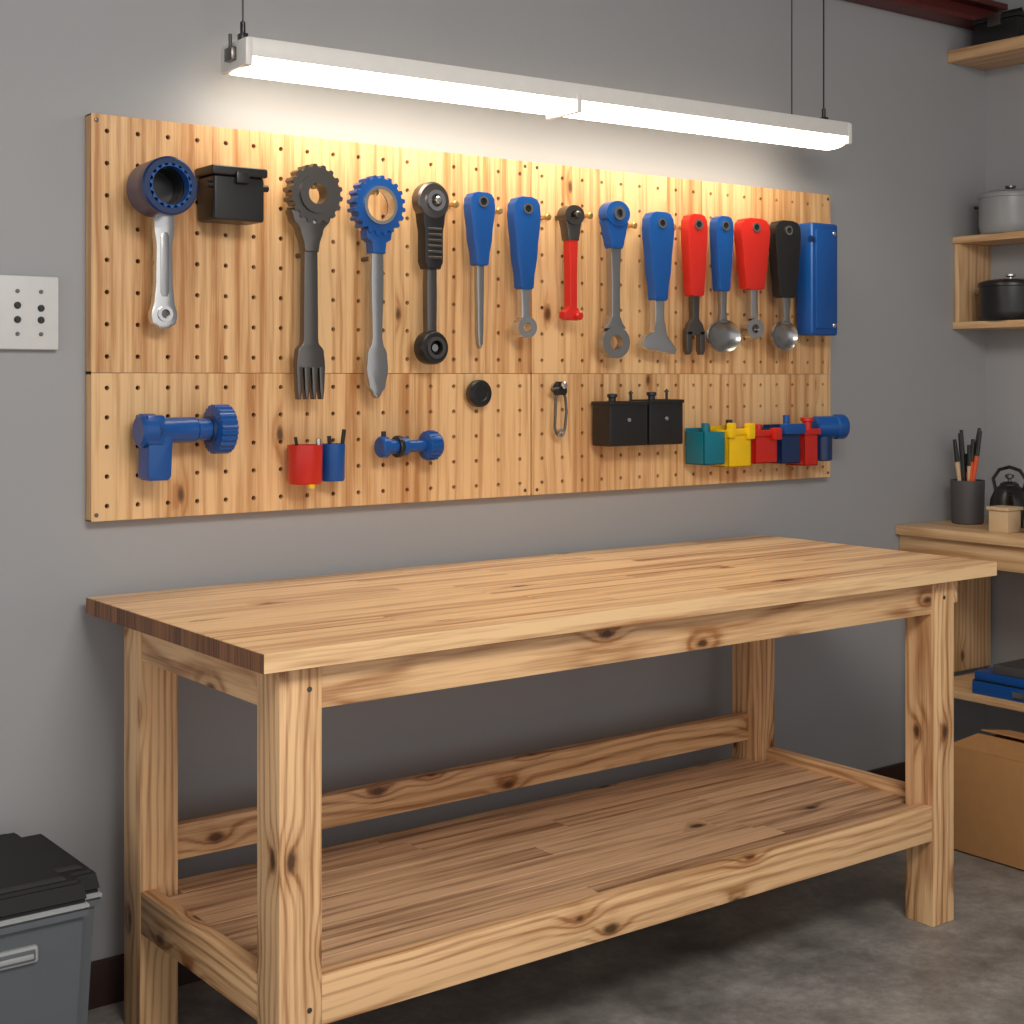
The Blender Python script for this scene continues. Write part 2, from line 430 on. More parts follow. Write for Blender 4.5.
# 1 oil filter wrench
b = B('oil_filter_wrench'); x = 1.312; z = 1.783
b.lathe((x, 3.055, z), (0, -1, 0), [(0.050, 0), (0.060, 0.008), (0.062, 0.07), (0.063, 0.075), (0.063, 0.10), (0.059, 0.104), (0.048, 0.104), (0.044, 0.095), (0.043, 0.02), (0, 0.018)], 'dblue', 48)
b.gear(x, z, 0.0485, 0.043, 0.0415, 18, 2.949, 2.975, 'blue')
b.lathe((x, 3.03, z), (0, -1, 0), [(0.0415, 0), (0.0415, 0.05), (0.039, 0.05), (.038, .004), (0, 0.004)], 'black', 32)
hx = x+.02
b.prof(hx, [(1.732, .024), (1.70, .024), (1.66, .019), (1.58, .020), (1.54, .024), (1.51, .031), (1.492, .028), (1.480, .012)], 3.028, 3.046, 'steel', 0.005)
b.prof(hx, [(1.69, .006), (1.68, .010), (1.56, .010), (1.55, .006)], 3.0265, 3.03, 'gsteel', 0.001)
b.ring(hx, 1.512, 0.017, 0.010, 3.022, 3.03, 'steel'); b.lathe((hx, 3.0275, 1.512), (0, -1, 0), [(0.0105, 0), (0, 0.001)], 'dgrey', 20)
b.cyl((x, 3.05, z), (x, PB, z), 0.012, 'black'); b.cyl((hx, 3.04, 1.66), (hx, PB, 1.66), 0.006, 'steel'); b.done()

# 2 black case
b = B('black_tool_case')
b.box(1.43, 1.555, 2.99, 3.075, 1.722, 1.822, 'black', 0.008, 3)
b.box(1.424, 1.561, 2.984, 3.078, 1.822, 1.843, 'black', 0.006, 3)
b.box(1.48, 1.512, 2.977, 2.99, 1.805, 1.832, 'black', 0.003)
b.lathe((1.424, 3.0, 1.80), (1, 0, 0), [(0.008, -0.006), (0.008, 0.143)], 'black', 16)
b.box(1.45, 1.47, 3.07, PB, 1.75, 1.80, 'black', 0.002); b.box(1.52, 1.54, 3.07, PB, 1.75, 1.80, 'black', 0.002); b.done()

# 3 gear fork wrench
b = B('gear_head_fork'); x = 1.690; z = 1.800
b.gear(x+.010, z, .070, .063, .026, 18, 3.01, 3.045, 'dgrey'); b.ring(x+.010, z, .045, .024, 3.004, 3.012, 'dgrey')
b.prof(x, [(1.76, .054), (1.74, .048), (1.715, .030), (1.68, .020), (1.665, .018)], 3.013, 3.044, 'dgrey', 0.005)
b.prof(x, [(1.68, .017), (1.60, .018), (1.47, .019), (1.455, .020), (1.435, .034), (1.405, .037), (1.395, .037)], 3.018, 3.038, 'dgrey', 0.003)
for k in range(4):
    cx = x-.0295+k*.0197
    b.prof(cx, [(1.40, .0078), (1.35, .0060), (1.322, .003)], 3.018, 3.036, 'dgrey', 0.002)
peg(b, x+.010, z+.020, 3.03, .005); b.lathe((x+.004, 3.013, 1.735), (0, -1, 0), [(.006, 0), (.005, .003), (0, .003)], 'steel', 14); b.cyl((x, 3.03, 1.66), (x, PB, 1.66), .006, 'dgrey'); b.done()

# 4 blue gear ring spatula
b = B('gear_ring_spatula'); x = 1.870; z = 1.785
b.gear(x, z, .072, .064, .042, 20, 3.005, 3.04, 'blue'); b.ring(x, z, .046, .038, 3.0, 3.03, 'steel')
b.prof(x, [(1.725, .036), (1.705, .034), (1.695, .020), (1.67, .018)], 3.008, 3.038, 'blue', 0.004)
b.prof(x, [(1.69, .016), (1.60, .017), (1.47, .014), (1.455, .016), (1.43, .027), (1.39, .030), (1.35, .022), (1.332, .010), (1.323, .003)], 3.016, 3.032, 'gsteel', 0.003)
peg(b, x, z+.033, 3.03, .005); b.cyl((x, 3.03, 1.66), (x, PB, 1.66), .006, 'dgrey'); b.done()

# 5 ratchet
b = B('ratchet_wrench'); x = 2.030
b.lathe((x, 3.045, 1.808), (0, -1, 0), [(.044, 0), (.047, .004), (.047, .03), (.042, .036), (.022, .038), (.020, .030), (0, .029)], 'dgrey', 36)
b.ring(x, 1.808, .026, .016, 3.0, 3.012, 'steel')
b.prof(x, [(1.79, .036), (1.76, .032), (1.73, .027), (1.66, .027), (1.64, .020)], 3.01, 3.044, 'black', 0.006)
for k in range(6): b.box(x-.02, x+.02, 3.006, 3.012, 1.665+k*.014, 1.671+k*.014, 'dgrey', .001, 1)
b.prof(x, [(1.65, .014), (1.58, .015), (1.48, .014)], 3.02, 3.04, 'dgrey', 0.004)
b.lathe((x, 3.045, 1.446), (0, -1, 0), [(.038, 0), (.041, .004), (.041, .034), (.037, .04), (.024, .041), (.022, .025), (0, .024)], 'black', 36)
b.ring(x, 1.446, .027, .018, 3.0, 3.012, 'dgrey'); b.lathe((x, 3.02, 1.446), (0, -1, 0), [(.010, 0), (.009, .012), (0, .012)], 'steel', 16)
peg(b, x, 1.808, 2.998, .006, 'steel'); b.cyl((x, 3.03, 1.446), (x, PB, 1.446), .006, 'dgrey'); b.done()

def handle(b, x, ztop, zbot, wt, wb, mat, y0=3.008, y1=3.04):
    H = ztop-zbot
    b.prof(x, [(ztop, wt*.40), (ztop-H*.025, wt*.75), (ztop-H*.09, wt*.96), (ztop-H*.2, wt), (ztop-H*.6, (wt+wb)*.52), (zbot+H*.1, wb*1.08), (zbot+H*.02, wb), (zbot, wb*.7)], y0, y1, mat, 0.009, )
    zc = ztop-H*.13
    b.ring(x, zc, .014, .009, y0-.003, y0+.004, 'gsteel', 1.1)
    b.lathe((x, y0-.0005, zc), (0, -1, 0), [(.0097, 0), (0, .0008)], 'black', 18)
    b.cyl((x, y0+.01, zc), (x, PB, zc), .005, 'steel', 12)
    peg(b, x-wt-.016, zc-.006, 3.056, .006)
D = -.010
# 6 awl
b = B('scratch_awl'); x = 2.186+D
handle(b, x, 1.840, 1.655, .038, .018, 'blue'); b.prof(x, [(1.665, .012), (1.64, .011), (1.50, .009), (1.46, .007), (1.446, .002)], 3.018, 3.032, 'gsteel', .003); b.done()
# 7
b = B('ring_tip_driver'); x = 2.328+D
handle(b, x, 1.839, 1.60, .043, .020, 'blue'); b.prof(x, [(1.612, .014), (1.53, .013), (1.52, .018)], 3.016, 3.034, 'steel', .003)
b.ring(x, 1.502, .027, .012, 3.008, 3.038, 'steel', 1.12); b.done()
# 8
b = B('red_shaft_spanner'); x = 2.484+D
b.ring(x, 1.802, .026, .011, 3.006, 3.042, 'dgrey', 1.25); b.prof(x, [(1.79, .028), (1.76, .022), (1.735, .018)], 3.010, 3.04, 'dgrey', .004)
b.prof(x, [(1.742, .016), (1.65, .013), (1.56, .013), (1.553, .018), (1.545, .030), (1.530, .030), (1.524, .020)], 3.012, 3.036, 'red', .004)
b.lathe((x+.016, 3.02, 1.537), (0, -1, 0), [(.012, 0), (.012, .015), (.008, .018), (0, .018)], 'red', 20)
peg(b, x, 1.802, 2.998, .006, 'dgrey'); peg(b, x-.055, 1.797, 3.056, .006); b.done()
# 9
b = B('box_end_wrench'); x = 2.636+D
b.ring(x, 1.816, .034, .014, 3.006, 3.042, 'blue', 1.22); b.prof(x, [(1.795, .040), (1.77, .032), (1.735, .024), (1.722, .019)], 3.009, 3.04, 'blue', .004)
b.ring(x, 1.816, .019, .011, 3.0, 3.01, 'gsteel')
b.prof(x, [(1.73, .018), (1.62, .015), (1.54, .015), (1.525, .022), (1.505, .036)], 3.016, 3.036, 'gsteel', .003); b.ring(x, 1.468, .043, .020, 3.014, 3.038, 'gsteel', 1.12)
peg(b, x, 1.816, 3.02, .005, 'dgrey'); peg(b, x-.062, 1.810, 3.056, .006); b.done()
# 10 scraper
b = B('paint_scraper'); x = 2.797+D
handle(b, x, 1.832, 1.585, .047, .023, 'blue'); b.prof(x, [(1.595, .018), (1.55, .017), (1.52, .018)], 3.016, 3.036, 'steel', .003)
b.ext([(x-.018, 1.525), (x+.018, 1.525), (x+.026, 1.49), (x+.062, 1.452), (x+.056, 1.437), (x-.05, 1.452), (x-.068, 1.462), (x-.055, 1.487), (x-.022, 1.50)], 3.014, 3.036, 'steel', .003); b.done()
# 11 fork driver
b = B('two_prong_puller'); x = 2.936+D
handle(b, x, 1.835, 1.602, .038, .024, 'red'); b.prof(x, [(1.612, .014), (1.54, .012), (1.52, .028), (1.505, .034), (1.492, .036)], 3.016, 3.034, 'dgrey', .003)
for sgn in (-1, 1): b.prof(x+sgn*.025, [(1.505, .011), (1.45, .010), (1.437, .004)], 3.016, 3.034, 'dgrey', .003)
b.done()
# spoons
def spoon(b, x, z, rx, rz, mat):
    bm = bmesh.new(); R = []; n = 32
    prof = [(1.0, 0.0), (0.97, -0.006), (0.86, 0.001), (0.6, 0.009), (0.3, 0.012)]
    for r, dy in prof: R.append([bm.verts.new((x+rx*r*math.cos(2*math.pi*i/n), 3.018+dy, z+rz*r*math.sin(2*math.pi*i/n))) for i in range(n)])
    for A, C in zip(R, R[1:]):
        for i in range(n): bm.faces.new((A[i], A[(i+1) % n], C[(i+1) % n], C[i]))
    bm.faces.new(R[-1])
    back = [[bm.verts.new((x+rx*r*math.cos(2*math.pi*i/n), 3.018+dy, z+rz*r*math.sin(2*math.pi*i/n))) for i in range(n)] for r, dy in ((.9, .010), (.6, .018), (.3, .02))]
    for A, C in zip([R[0]]+back, back):
        for i in range(n): bm.faces.new((A[i], A[(i+1) % n], C[(i+1) % n], C[i]))
    bm.faces.new(back[-1]); bmesh.ops.recalc_face_normals(bm, faces=bm.faces[:]); bm.verts.index_update(); b.add(bm, mat)
b = B('blue_handled_ladle'); x = 3.044+D
handle(b, x, 1.836, 1.62, .034, .020, 'blue'); b.prof(x, [(1.63, .013), (1.56, .011), (1.53, .016)], 3.014, 3.028, 'gsteel', .003); spoon(b, x, 1.492, .068, .048, 'gsteel'); b.done()
b = B('ring_hook_driver'); x = 3.170+D
handle(b, x, 1.838, 1.628, .060, .036, 'red'); b.prof(x, [(1.635, .016), (1.60, .014), (1.545, .016)], 3.014, 3.034, 'steel', .003)
b.ring(x, 1.515, .029, .013, 3.01, 3.038, 'steel', 1.2); b.lathe((x, 3.03, 1.515), (0, -1, 0), [(.012, 0), (.012, .01), (0, .011)], 'dgrey', 16, 1.2); b.done()
b = B('black_handled_ladle'); x = 3.308+D
handle(b, x, 1.840, 1.61, .055, .034, 'black'); b.prof(x, [(1.62, .018), (1.56, .012), (1.53, .016)], 3.014, 3.028, 'gsteel', .003); spoon(b, x-.01, 1.497, .056, .045, 'gsteel'); b.done()
# 15 blue case
b = B('blue_level_case')
b.box(3.385, 3.505, 2.995, 3.06, 1.50, 1.84, 'blue', .010, 3); b.box(3.40, 3.49, 2.989, 2.997, 1.52, 1.82, 'blue', .004)
for z in (1.53, 1.81): b.lathe((3.48, 2.989, z), (0, -1, 0), [(.007, 0), (.006, .002), (0, .002)], 'steel', 12)
b.lathe((3.39, 3.0, 1.79), (-1, 0, 0), [(.010, -.004), (.010, .006), (0, .006)], 'dblue', 16)
b.box(3.43, 3.46, 3.05, PB, 1.78, 1.81, 'black', .002); b.box(3.43, 3.46, 3.05, PB, 1.55, 1.58, 'black', .002); b.done()

# ---- lower row
b = B('blue_bench_clamp'); z = 1.258; gx = -.008
b.lathe((1.275+gx, 3.02, z), (1, 0, 0), [(.030, 0), (.037, .006), (.037, .035), (.033, .04), (.028, .05), (.028, .13), (.024, .135), (.024, .165), (0, .166)], 'blue', 36)
b.box(1.285+gx, 1.325+gx, 2.99, 3.055, z-.03, z+.034, 'blue', .006)
b.ext([(1.29+gx, 1.25), (1.352+gx, 1.25), (1.345+gx, 1.235), (1.342+gx, 1.158), (1.335+gx, 1.150), (1.295+gx, 1.150), (1.288+gx, 1.158)], 2.995, 3.05, 'blue', .005)
b.lathe((1.44+gx, 3.02, z), (1, 0, 0), [(.030, 0), (.034, .004), (.034, .012), (.046, .016), (.046, .02)], 'dblue', 36)
bmg = bmesh.new(); n = 96; ringsg = []
for (rr, hh) in ((.040, .0), (.052, .004), (.052, .040), (.046, .045), (.0, .047)):
    if rr == 0: ringsg.append([bmg.verts.new((1.445+gx+hh, 3.02, z))]); continue
    ringsg.append([bmg.verts.new((1.445+gx+hh, 3.02+(rr+(.003 if (k//2) % 2 else 0))*math.cos(2*math.pi*k/n), z+(rr+(.003 if (k//2) % 2 else 0))*math.sin(2*math.pi*k/n))) for k in range(n)])
for A, C in zip(ringsg, ringsg[1:]):
    for k in range(n):
        j = (k+1) % n
        if len(C) == 1: bmg.faces.new((A[k], A[j], C[0]))
        else: bmg.faces.new((A[k], A[j], C[j], C[k]))
bmg.faces.new(ringsg[0]); bmesh.ops.recalc_face_normals(bmg, faces=bmg.faces[:]); bmg.verts.index_update(); b.add(bmg, 'blue')
b.lathe((1.31+gx, 2.99, z), (0, -1, 0), [(.012, 0), (.010, .003), (0, .003)], 'dblue', 20)
b.box(1.30, 1.35, 3.04, PB, z-.02, z+.02, 'dblue', .003); b.done()

def canister(b, x, w, z0, z1, mat, y=3.03, inner='black'):
    r = w/2; H = z1-z0
    b.lathe((x, y, z0), (0, 0, 1), [(r*.9, 0), (r*.97, .006), (r, H-.004), (r, H), (r*.88, H), (r*.86, .012), (0, .012)], mat, 36)
b = B('red_screw_cup'); canister(b, 1.683, .082, 1.125, 1.216, 'red', 3.035)
b.cyl((1.67, 3.03, 1.14), (1.655, 3.03, 1.235), .004, 'black', 10); b.lathe((1.675, 2.990, 1.126), (0, 0, 1), [(.008, -.008), (.008, .0), (0, .001)], 'yellow', 14); b.lathe((1.71, 3.02, 1.14), (0, 0, 1), [(.006, 0), (.006, .09), (0, .092)], 'steel', 12)
b.box(1.675, 1.69, 3.07, PB, 1.18, 1.21, 'red', .002); b.done()
b = B('blue_screw_cup'); canister(b, 1.763, .058, 1.128, 1.216, 'blue', 3.045)
b.cyl((1.775, 3.04, 1.14), (1.785, 3.03, 1.25), .005, 'black', 10); b.cyl((1.755, 3.04, 1.14), (1.75, 3.04, 1.235), .005, 'black', 10)
b.box(1.755, 1.77, 3.068, PB, 1.18, 1.21, 'blue', .002); b.done()

b = B('blue_hose_coupling'); z = 1.205
b.lathe((1.882, 3.03, z), (1, 0, 0), [(.0, 0), (.022, 0), (.026, .004), (.026, .02), (.018, .024), (.018, .05), (.024, .054), (.024, .075), (.015, .08), (.015, .14)], 'blue', 28)
b.lathe((1.93, 3.03, z), (1, 0, 0), [(.026, 0), (.027, .002), (.027, .010), (.026, .012)], 'black', 28)
b.lathe((2.01, 3.03, z), (1, 0, 0), [(.024, 0), (.034, .005), (.036, .03), (.030, .042), (.014, .044), (0, .04)], 'blue', 28)
for k in range(16):
    a = k*math.pi/8; b.rbox((2.031, 3.03+.034*math.cos(a), z+.034*math.sin(a)), (.028, .006, .006), Matrix.Rotation(a, 4, 'X'), 'blue', .002)
b.cyl((1.895, 3.03, z+.02), (1.895, 3.03, z+.038), .006, 'black'); b.cyl((1.95, 3.03, z), (1.95, PB, z), .008, 'black'); b.done()

b = B('black_magnetic_knob')
b.lathe((2.20, PB, 1.332), (0, -1, 0), [(.022, 0), (.022, .010), (.033, .014), (.035, .018), (.035, .032), (.032, .036), (.020, .037), (.018, .034), (0, .034)], 'black', 40); b.done()

b = B('safety_pin_clip'); x = 2.462
b.tube([(x-.006, 3.055, 1.342), (x-.014, 3.055, 1.32), (x-.016, 3.055, 1.28), (x-.018, 3.055, 1.24), (x-.012, 3.055, 1.224), (x, 3.055, 1.217), (x+.012, 3.055, 1.224), (x+.017, 3.055, 1.24), (x+.022, 3.055, 1.28), (x+.018, 3.055, 1.32), (x+.006, 3.055, 1.342)], .0038, 'dgrey', 8)
b.ring(x, 1.225, .011, .006, 3.048, 3.060, 'steel')
b.prof(x, [(1.362, .010), (1.352, .017), (1.335, .019), (1.326, .015)], 3.046, 3.062, 'black', .004)
peg(b, x, 1.352, 3.04, .006, 'steel')
b.cyl((x-.005, 3.05, 1.345), (x-.032, 3.05, 1.340), .005, 'dgrey', 10); b.done()

b = B('black_parts_bins')
for (xa, xb, za, zb) in ((2.585, 2.722, 1.187, 1.308), (2.728, 2.855, 1.187, 1.312)):
    b.box(xa, xb, 2.995, 3.07, za, zb, 'black', .005, 2)
    b.box(xa-.002, xb+.002, 2.992, 3.072, zb-.010, zb, 'black', .003)
    b.lathe(((xa+xb)/2, 2.995, (za+zb)/2+.01), (0, -1, 0), [(.006, 0), (.005, .003), (0, .003)], 'steel', 12)
    b.lathe((xa+.03, 3.02, zb), (0, 0, 1), [(.010, 0), (.010, .010), (.014, .012), (.014, .020), (0, .022)], 'black', 16)
    b.lathe((xb-.04, 3.02, zb), (0, 0, 1), [(.004, 0), (.004, .02), (.008, .022), (0, .03)], 'black', 12)
    b.box((xa+xb)/2-.02, (xa+xb)/2+.02, 3.06, PB, za+.03, za+.08, 'black', .002)
b.done()

def hookbin(name, xa, xb, za, zb, mat, y0=2.995, lip=True):
    b = B(name); t = .004
    b.box(xa, xb, y0, y0+t, za, zb, mat, .0015); b.box(xa, xb, 3.066, 3.07, za, zb+.01, mat, .0015)
    b.box(xa, xa+t, y0, 3.07, za, zb, mat, .0015); b.box(xb-t, xb, y0, 3.07, za, zb, mat, .0015)
    b.box(xa, xb, y0, 3.07, za, za+t, mat, .0015)
    if lip: b.box(xa-.006, xb+.006, y0-.008, y0+.006, zb-.014, zb+.004, mat, .003)
    b.box((xa+xb)/2-.012, (xa+xb)/2+.012, 3.06, PB, zb-.03, zb-.01, mat, .002)
    return b
b = hookbin('teal_parts_cup', 2.935, 3.018, 1.125, 1.218, 'teal', lip=False)
b.lathe((2.975, 3.03, 1.13), (0, 0, 1), [(.012, 0), (.012, .112), (0, .113)], 'teal', 18); b.done()
b = hookbin('yellow_parts_cup', 3.033, 3.125, 1.115, 1.222, 'yellow'); b.box(3.028, 3.05, 2.98, 3.0, 1.20, 1.243, 'yellow', .004); b.box(3.10, 3.128, 2.98, 3.0, 1.195, 1.241, 'yellow', .004)
b.lathe((3.07, 3.03, 1.13), (0, 0, 1), [(.01, 0), (.01, .12), (0, .122)], 'black', 16); b.done()
b = hookbin('red_parts_cup', 3.142, 3.235, 1.122, 1.215, 'red'); b.lathe((3.18, 3.02, 1.13), (0, 0, 1), [(.012, 0), (.012, .105), (0, .107)], 'red', 16); b.box(3.205, 3.235, 2.975, 2.997, 1.19, 1.225, 'red', .004); b.done()
b = hookbin('blue_parts_cup', 3.252, 3.335, 1.118, 1.222, 'dblue'); b.box(3.248, 3.338, 2.975, 3.0, 1.205, 1.236, 'blue', .005)
b.lathe((3.30, 3.02, 1.13), (0, 0, 1), [(.010, 0), (.010, .13), (0, .132)], 'blue', 16); b.done()
b = hookbin('red_spool_holder', 3.352, 3.412, 1.108, 1.215, 'red'); b.lathe((3.38, 3.01, 1.12), (0, 0, 1), [(.014, 0), (.014, .12), (.02, .122), (.02, .132), (0, .133)], 'red', 20); b.done()
b = B('blue_pipe_fitting')
b.lathe((3.432, 3.03, 1.222), (1, -.35, 0), [(.028, 0), (.033, .004), (.033, .07), (.038, .074), (.038, .10), (.034, .106), (.024, .106), (.022, .06), (0, .06)], 'blue', 32)
b.lathe((3.472, 3.03, 1.118), (0, 0, 1), [(.024, 0), (.030, .004), (.030, .10)], 'dblue', 28)
b.box(3.45, 3.49, 3.04, PB, 1.13, 1.20, 'dblue', .003); b.done()

# ------------------------------------------------------------------ hanging light
LZ = 2.041
def light_fixture():
    b = B('hanging_shop_light')
    L = 1.885; D = .13; J = -.045
    segs = ((-L/2, J-.004), (J+.004, L/2))
    b.box(-L/2-.008, L/2+.008, -D/2, D/2, .033, .076, 'white', .005, 2)
    b.box(-L/2-.014, -L/2+.004, -D/2-.002, D/2+.002, 0.012, .074, 'white', .006, 2)
    b.box(L/2-.004, L/2+.014, -D/2-.002, D/2+.002, 0.012, .074, 'white', .006, 2)
    b.box(J-.008, J+.008, -D/2-.003, D/2+.003, 0.002, .05, 'white', .004, 2)
    for a0, a1 in segs:
        bm = bmesh.new(); n = 12; R1 = []; R2 = []
        for k in range(n+1):
            a = math.pi*k/n; y = -math.cos(a)*(D/2-.003); z = .035-(math.sin(a)**.7 if math.sin(a) > 0 else 0)*.031
            R1.append(bm.verts.new((a0, y, z))); R2.append(bm.verts.new((a1, y, z)))
        for k in range(n): bm.faces.new((R1[k], R1[k+1], R2[k+1], R2[k]))
        bm.faces.new(R1); bm.faces.new(list(reversed(R2))); bm.faces.new((R1[0], R2[0], R2[-1], R1[-1]))
        bmesh.ops.recalc_face_normals(bm, faces=bm.faces[:]); bm.verts.index_update(); b.add(bm, 'tube')
    top = CH-LZ
    for xx in (-L/2+.01, L/2-.035, ):
        b.cyl((xx, -.0, .07), (xx, -.0, top), .0022, 'black', 8)
        b.box(xx-.008, xx+.008, -.012, .012, .074, .095, 'black', .002)
        b.lathe((xx, 0, .095), (0, 0, 1), [(.006, 0), (.006, .025), (0, .03)], 'black', 12)
        b.lathe((xx, 0, top-.012), (0, 0, 1), [(.02, 0), (.02, .012)], 'dgrey', 16)
    b.cyl((L/2-.115, .05, .07), (L/2-.115, .05, top), .0018, 'black', 8)
    b.box(-L/2-.026, -L/2-.012, -.02, .02, .03, .06, 'dgrey', .003)
    b.cyl((-L/2-.020, 0, .05), (-L/2-.020, 0, .09), .004, 'black', 8)
    ob = b.done(); return ob
lf = light_fixture()
lf.rotation_euler = (0, 0, math.atan2(2.80-2.87, 1.95))
lf.location = (2.413, 2.93, LZ)

# ------------------------------------------------------------------ switch plate
b = B('switch_panel')
b.box(0.955, 1.124, WY-.018, WY-.0005, 1.432, 1.588, 'plate', .004, 3)
for xx, zz, c in ((1.035, 1.555, 'dgrey'), (1.035, 1.525, 'black'), (1.035, 1.495, 'black'), (1.035, 1.465, 'dgrey'), (1.085, 1.555, 'dgrey'), (1.085, 1.52, 'black'), (1.085, 1.495, 'black'), (1.085, 1.465, 'dgrey')):
    r = .005 if c == 'black' else .003
    b.lathe((xx, WY-.018, zz), (0, -1, 0), [(r*1.5, 0), (r*1.5, .002), (r, .002), (r, .004), (0, .004)], c, 16)
b.done()

# ------------------------------------------------------------------ bin
b = B('storage_bin')
bx0, bx1, by0, by1 = 0.60, 1.062, 2.665, 3.05
bm = bmesh.new(); bmesh.ops.create_cube(bm, size=1)
for v in bm.verts:
    t = 0.018 if v.co.z < 0 else 0.0
    v.co = Vector(((bx0+bx1)/2+v.co.x*(bx1-bx0-2*t-.02), (by0+by1)/2+v.co.y*(by1-by0-2*t-.02), .20+v.co.z*.40))
bmesh.ops.bevel(bm, geom=[e for e in bm.edges if abs((e.verts[0].co-e.verts[1].co).z) > .1], offset=.035, segments=5, affect='EDGES')
bm.verts.index_update(); b.add(bm, 'bin')
def rrect(z0, z1, g, mat, r=.04, ins=0.0):
    bm = bmesh.new(); bmesh.ops.create_cube(bm, size=1)
    for v in bm.verts: v.co = Vector(((bx0+bx1)/2+v.co.x*(bx1-bx0+g-(ins if v.co.z > 0 else 0)), (by0+by1)/2+v.co.y*(by1-by0+g-(ins if v.co.z > 0 else 0)), (z0+z1)/2+v.co.z*(z1-z0)))
    bmesh.ops.bevel(bm, geom=[e for e in bm.edges if abs((e.verts[0].co-e.verts[1].co).z) > .5*(z1-z0)], offset=r, segments=6, affect='EDGES')
    bmesh.ops.bevel(bm, geom=[e for e in bm.edges if abs(e.verts[0].co.z-z1) < 1e-4 and abs(e.verts[1].co.z-z1) < 1e-4], offset=min(.006, (z1-z0)*.3), segments=2, affect='EDGES')
    bm.verts.index_update(); b.add(bm, mat)
rrect(.372, .388, .0, 'bin'); rrect(.388, .396, .002, 'rim'); rrect(.396, .404, -.01, 'lid'); rrect(.404, .438, -.004, 'lid', ins=.014); rrect(.438, .444, -.05, 'lid', ins=.01)
b.box(.70, .93, by0+.003, by0+.022, .305, .337, 'rim', .007, 3); b.box(.706, .924, by0+.001, by0+.01, .310, .332, 'bin', .004); b.box(.80, .92, by0-.001, by0+.01, .315, .325, 'rim', .003)
b.done()

# ------------------------------------------------------------------ shelves right
G = .0015
b = B('storage_shelf')
b.box(4.235, RX-G, 2.2, WY-G, 1.830, 1.853, 'deskw', .002, grain='y')
b.box(4.235, RX-G, 2.2, WY-G, 1.538, 1.562, 'deskw', .002, grain='y')
b.box(4.245, RX-G, WY-.022, WY-G, 1.562, 1.830, 'deskw', .002, grain='z')
b.box(4.245, RX-G, 2.2, 2.222, 1.562, 1.830, 'deskw', .002, grain='z')
b.done()
b = B('floating_shelf')
b.box(4.208, RX-G, 2.2, WY-G, 2.445, 2.485, 'deskw', .002, grain='y')
b.box(4.36, RX-G, 2.4, 2.425, 2.33, 2.445, 'deskw', .002, grain='z')
b.done()
b = B('black_tool_box')
b.box(4.23, 4.40, 2.86, 3.03, 2.485, 2.56, 'black', .006); b.box(4.225, 4.405, 2.855, 3.035, 2.56, 2.575, 'black', .004); b.box(4.22, 4.232, 2.92, 2.97, 2.54, 2.58, 'dgrey', .002)
b.tube([(4.31, 2.89, 2.575), (4.31, 2.90, 2.60), (4.31, 2.99, 2.60), (4.31, 3.0, 2.575)], .006, 'black'); b.done()

def pot(name, x, y, z, r, h, mat, knobm):
    b = B(name)
    b.lathe((x, y, z), (0, 0, 1), [(r*.9, 0), (r*.97, .008), (r, .03), (r, h-.012), (r*1.04, h-.01), (r*1.04, h), (r*1.02, h+.004), (r*.8, h+.012), (r*.3, h+.016), (0, h+.017)], mat, 48)
    b.lathe((x, y, z+h+.014), (0, 0, 1), [(.008, 0), (.008, .008), (.018, .012), (.018, .018), (0, .02)], knobm, 20)
    for s_ in (-1, 1):
        b.tube([(x-.02, y+s_*(r-.004), z+h*.75), (x-.02, y+s_*(r+.022), z+h*.76), (x+.02, y+s_*(r+.022), z+h*.76), (x+.02, y+s_*(r-.004), z+h*.75)], .005, knobm, 8)
    b.done()
pot('grey_cooking_pot', 4.315, 2.945, 1.853, .102, .13, 'potg', 'dgrey')
pot('black_cooking_pot', 4.315, 2.945, 1.562, .102, .125, 'black', 'steel')

# ------------------------------------------------------------------ side desk
b = B('side_desk')
b.box(3.93, RX-G, 1.6, WY-G, .856, .886, 'deskw', .003, grain='y')
b.box(3.95, 3.975, 1.65, WY-G, .775, .856, 'deskw', .003, grain='y')
for yy in (WY-.075, 1.65):
    b.box(3.975, 4.03, yy, yy+.055, 0, .856, 'deskw', .003, grain='z')
b.box(3.955, RX-.02, 1.66, WY-.077, .350, .374, 'deskw', .003, grain='y')
b.box(4.03, RX-.02, WY-.035, WY-.018, .374, .856, 'deskw', .002, grain='z')
b.done()
b = B('pencil_cup'); cx, cy = 4.17, 3.01
b.lathe((cx, cy, .886), (0, 0, 1), [(.048, 0), (.052, .004), (.056, .145), (.052, .145), (.048, .01), (0, .01)], 'cup', 36)
for dx, dy, L, mat, t in ((-.03, .01, .29, 'black', -.22), (-.012, -.02, .25, 'block', -.05), (.01, .02, .30, 'black', -.1), (.02, -.01, .27, 'orange', .15), (.035, -.015, .30, 'orange', .34), (.0, .03, .27, 'block', -.3), (.03, .02, .31, 'black', .42), (-.02, .03, .22, 'orange', .05)):
    p0 = Vector((cx-dx*.3, cy+dy*.4, .898)); d = Vector((dx*.5+t*.30, dy*.3-t*.25, 1)).normalized()
    b.cyl(p0, p0+d*L*.72, .0075, mat, 10); b.cyl(p0+d*L*.72, p0+d*L, .0085, 'black', 10, r2=.006)
b.done()
b = B('wood_block'); b.box(4.0, 4.07, 2.74, 2.81, .886, .955, 'block', .004); b.box(3.994, 4.076, 2.734, 2.816, .955, .966, 'block', .003); b.done()
b = B('black_kettle'); x, y, z = 4.185, 2.86, .886
b.lathe((x, y, z), (0, 0, 1), [(.050, 0), (.060, .006), (.064, .04), (.060, .09), (.045, .125), (.030, .135), (.030, .14), (.020, .147), (0, .149)], 'black', 36)
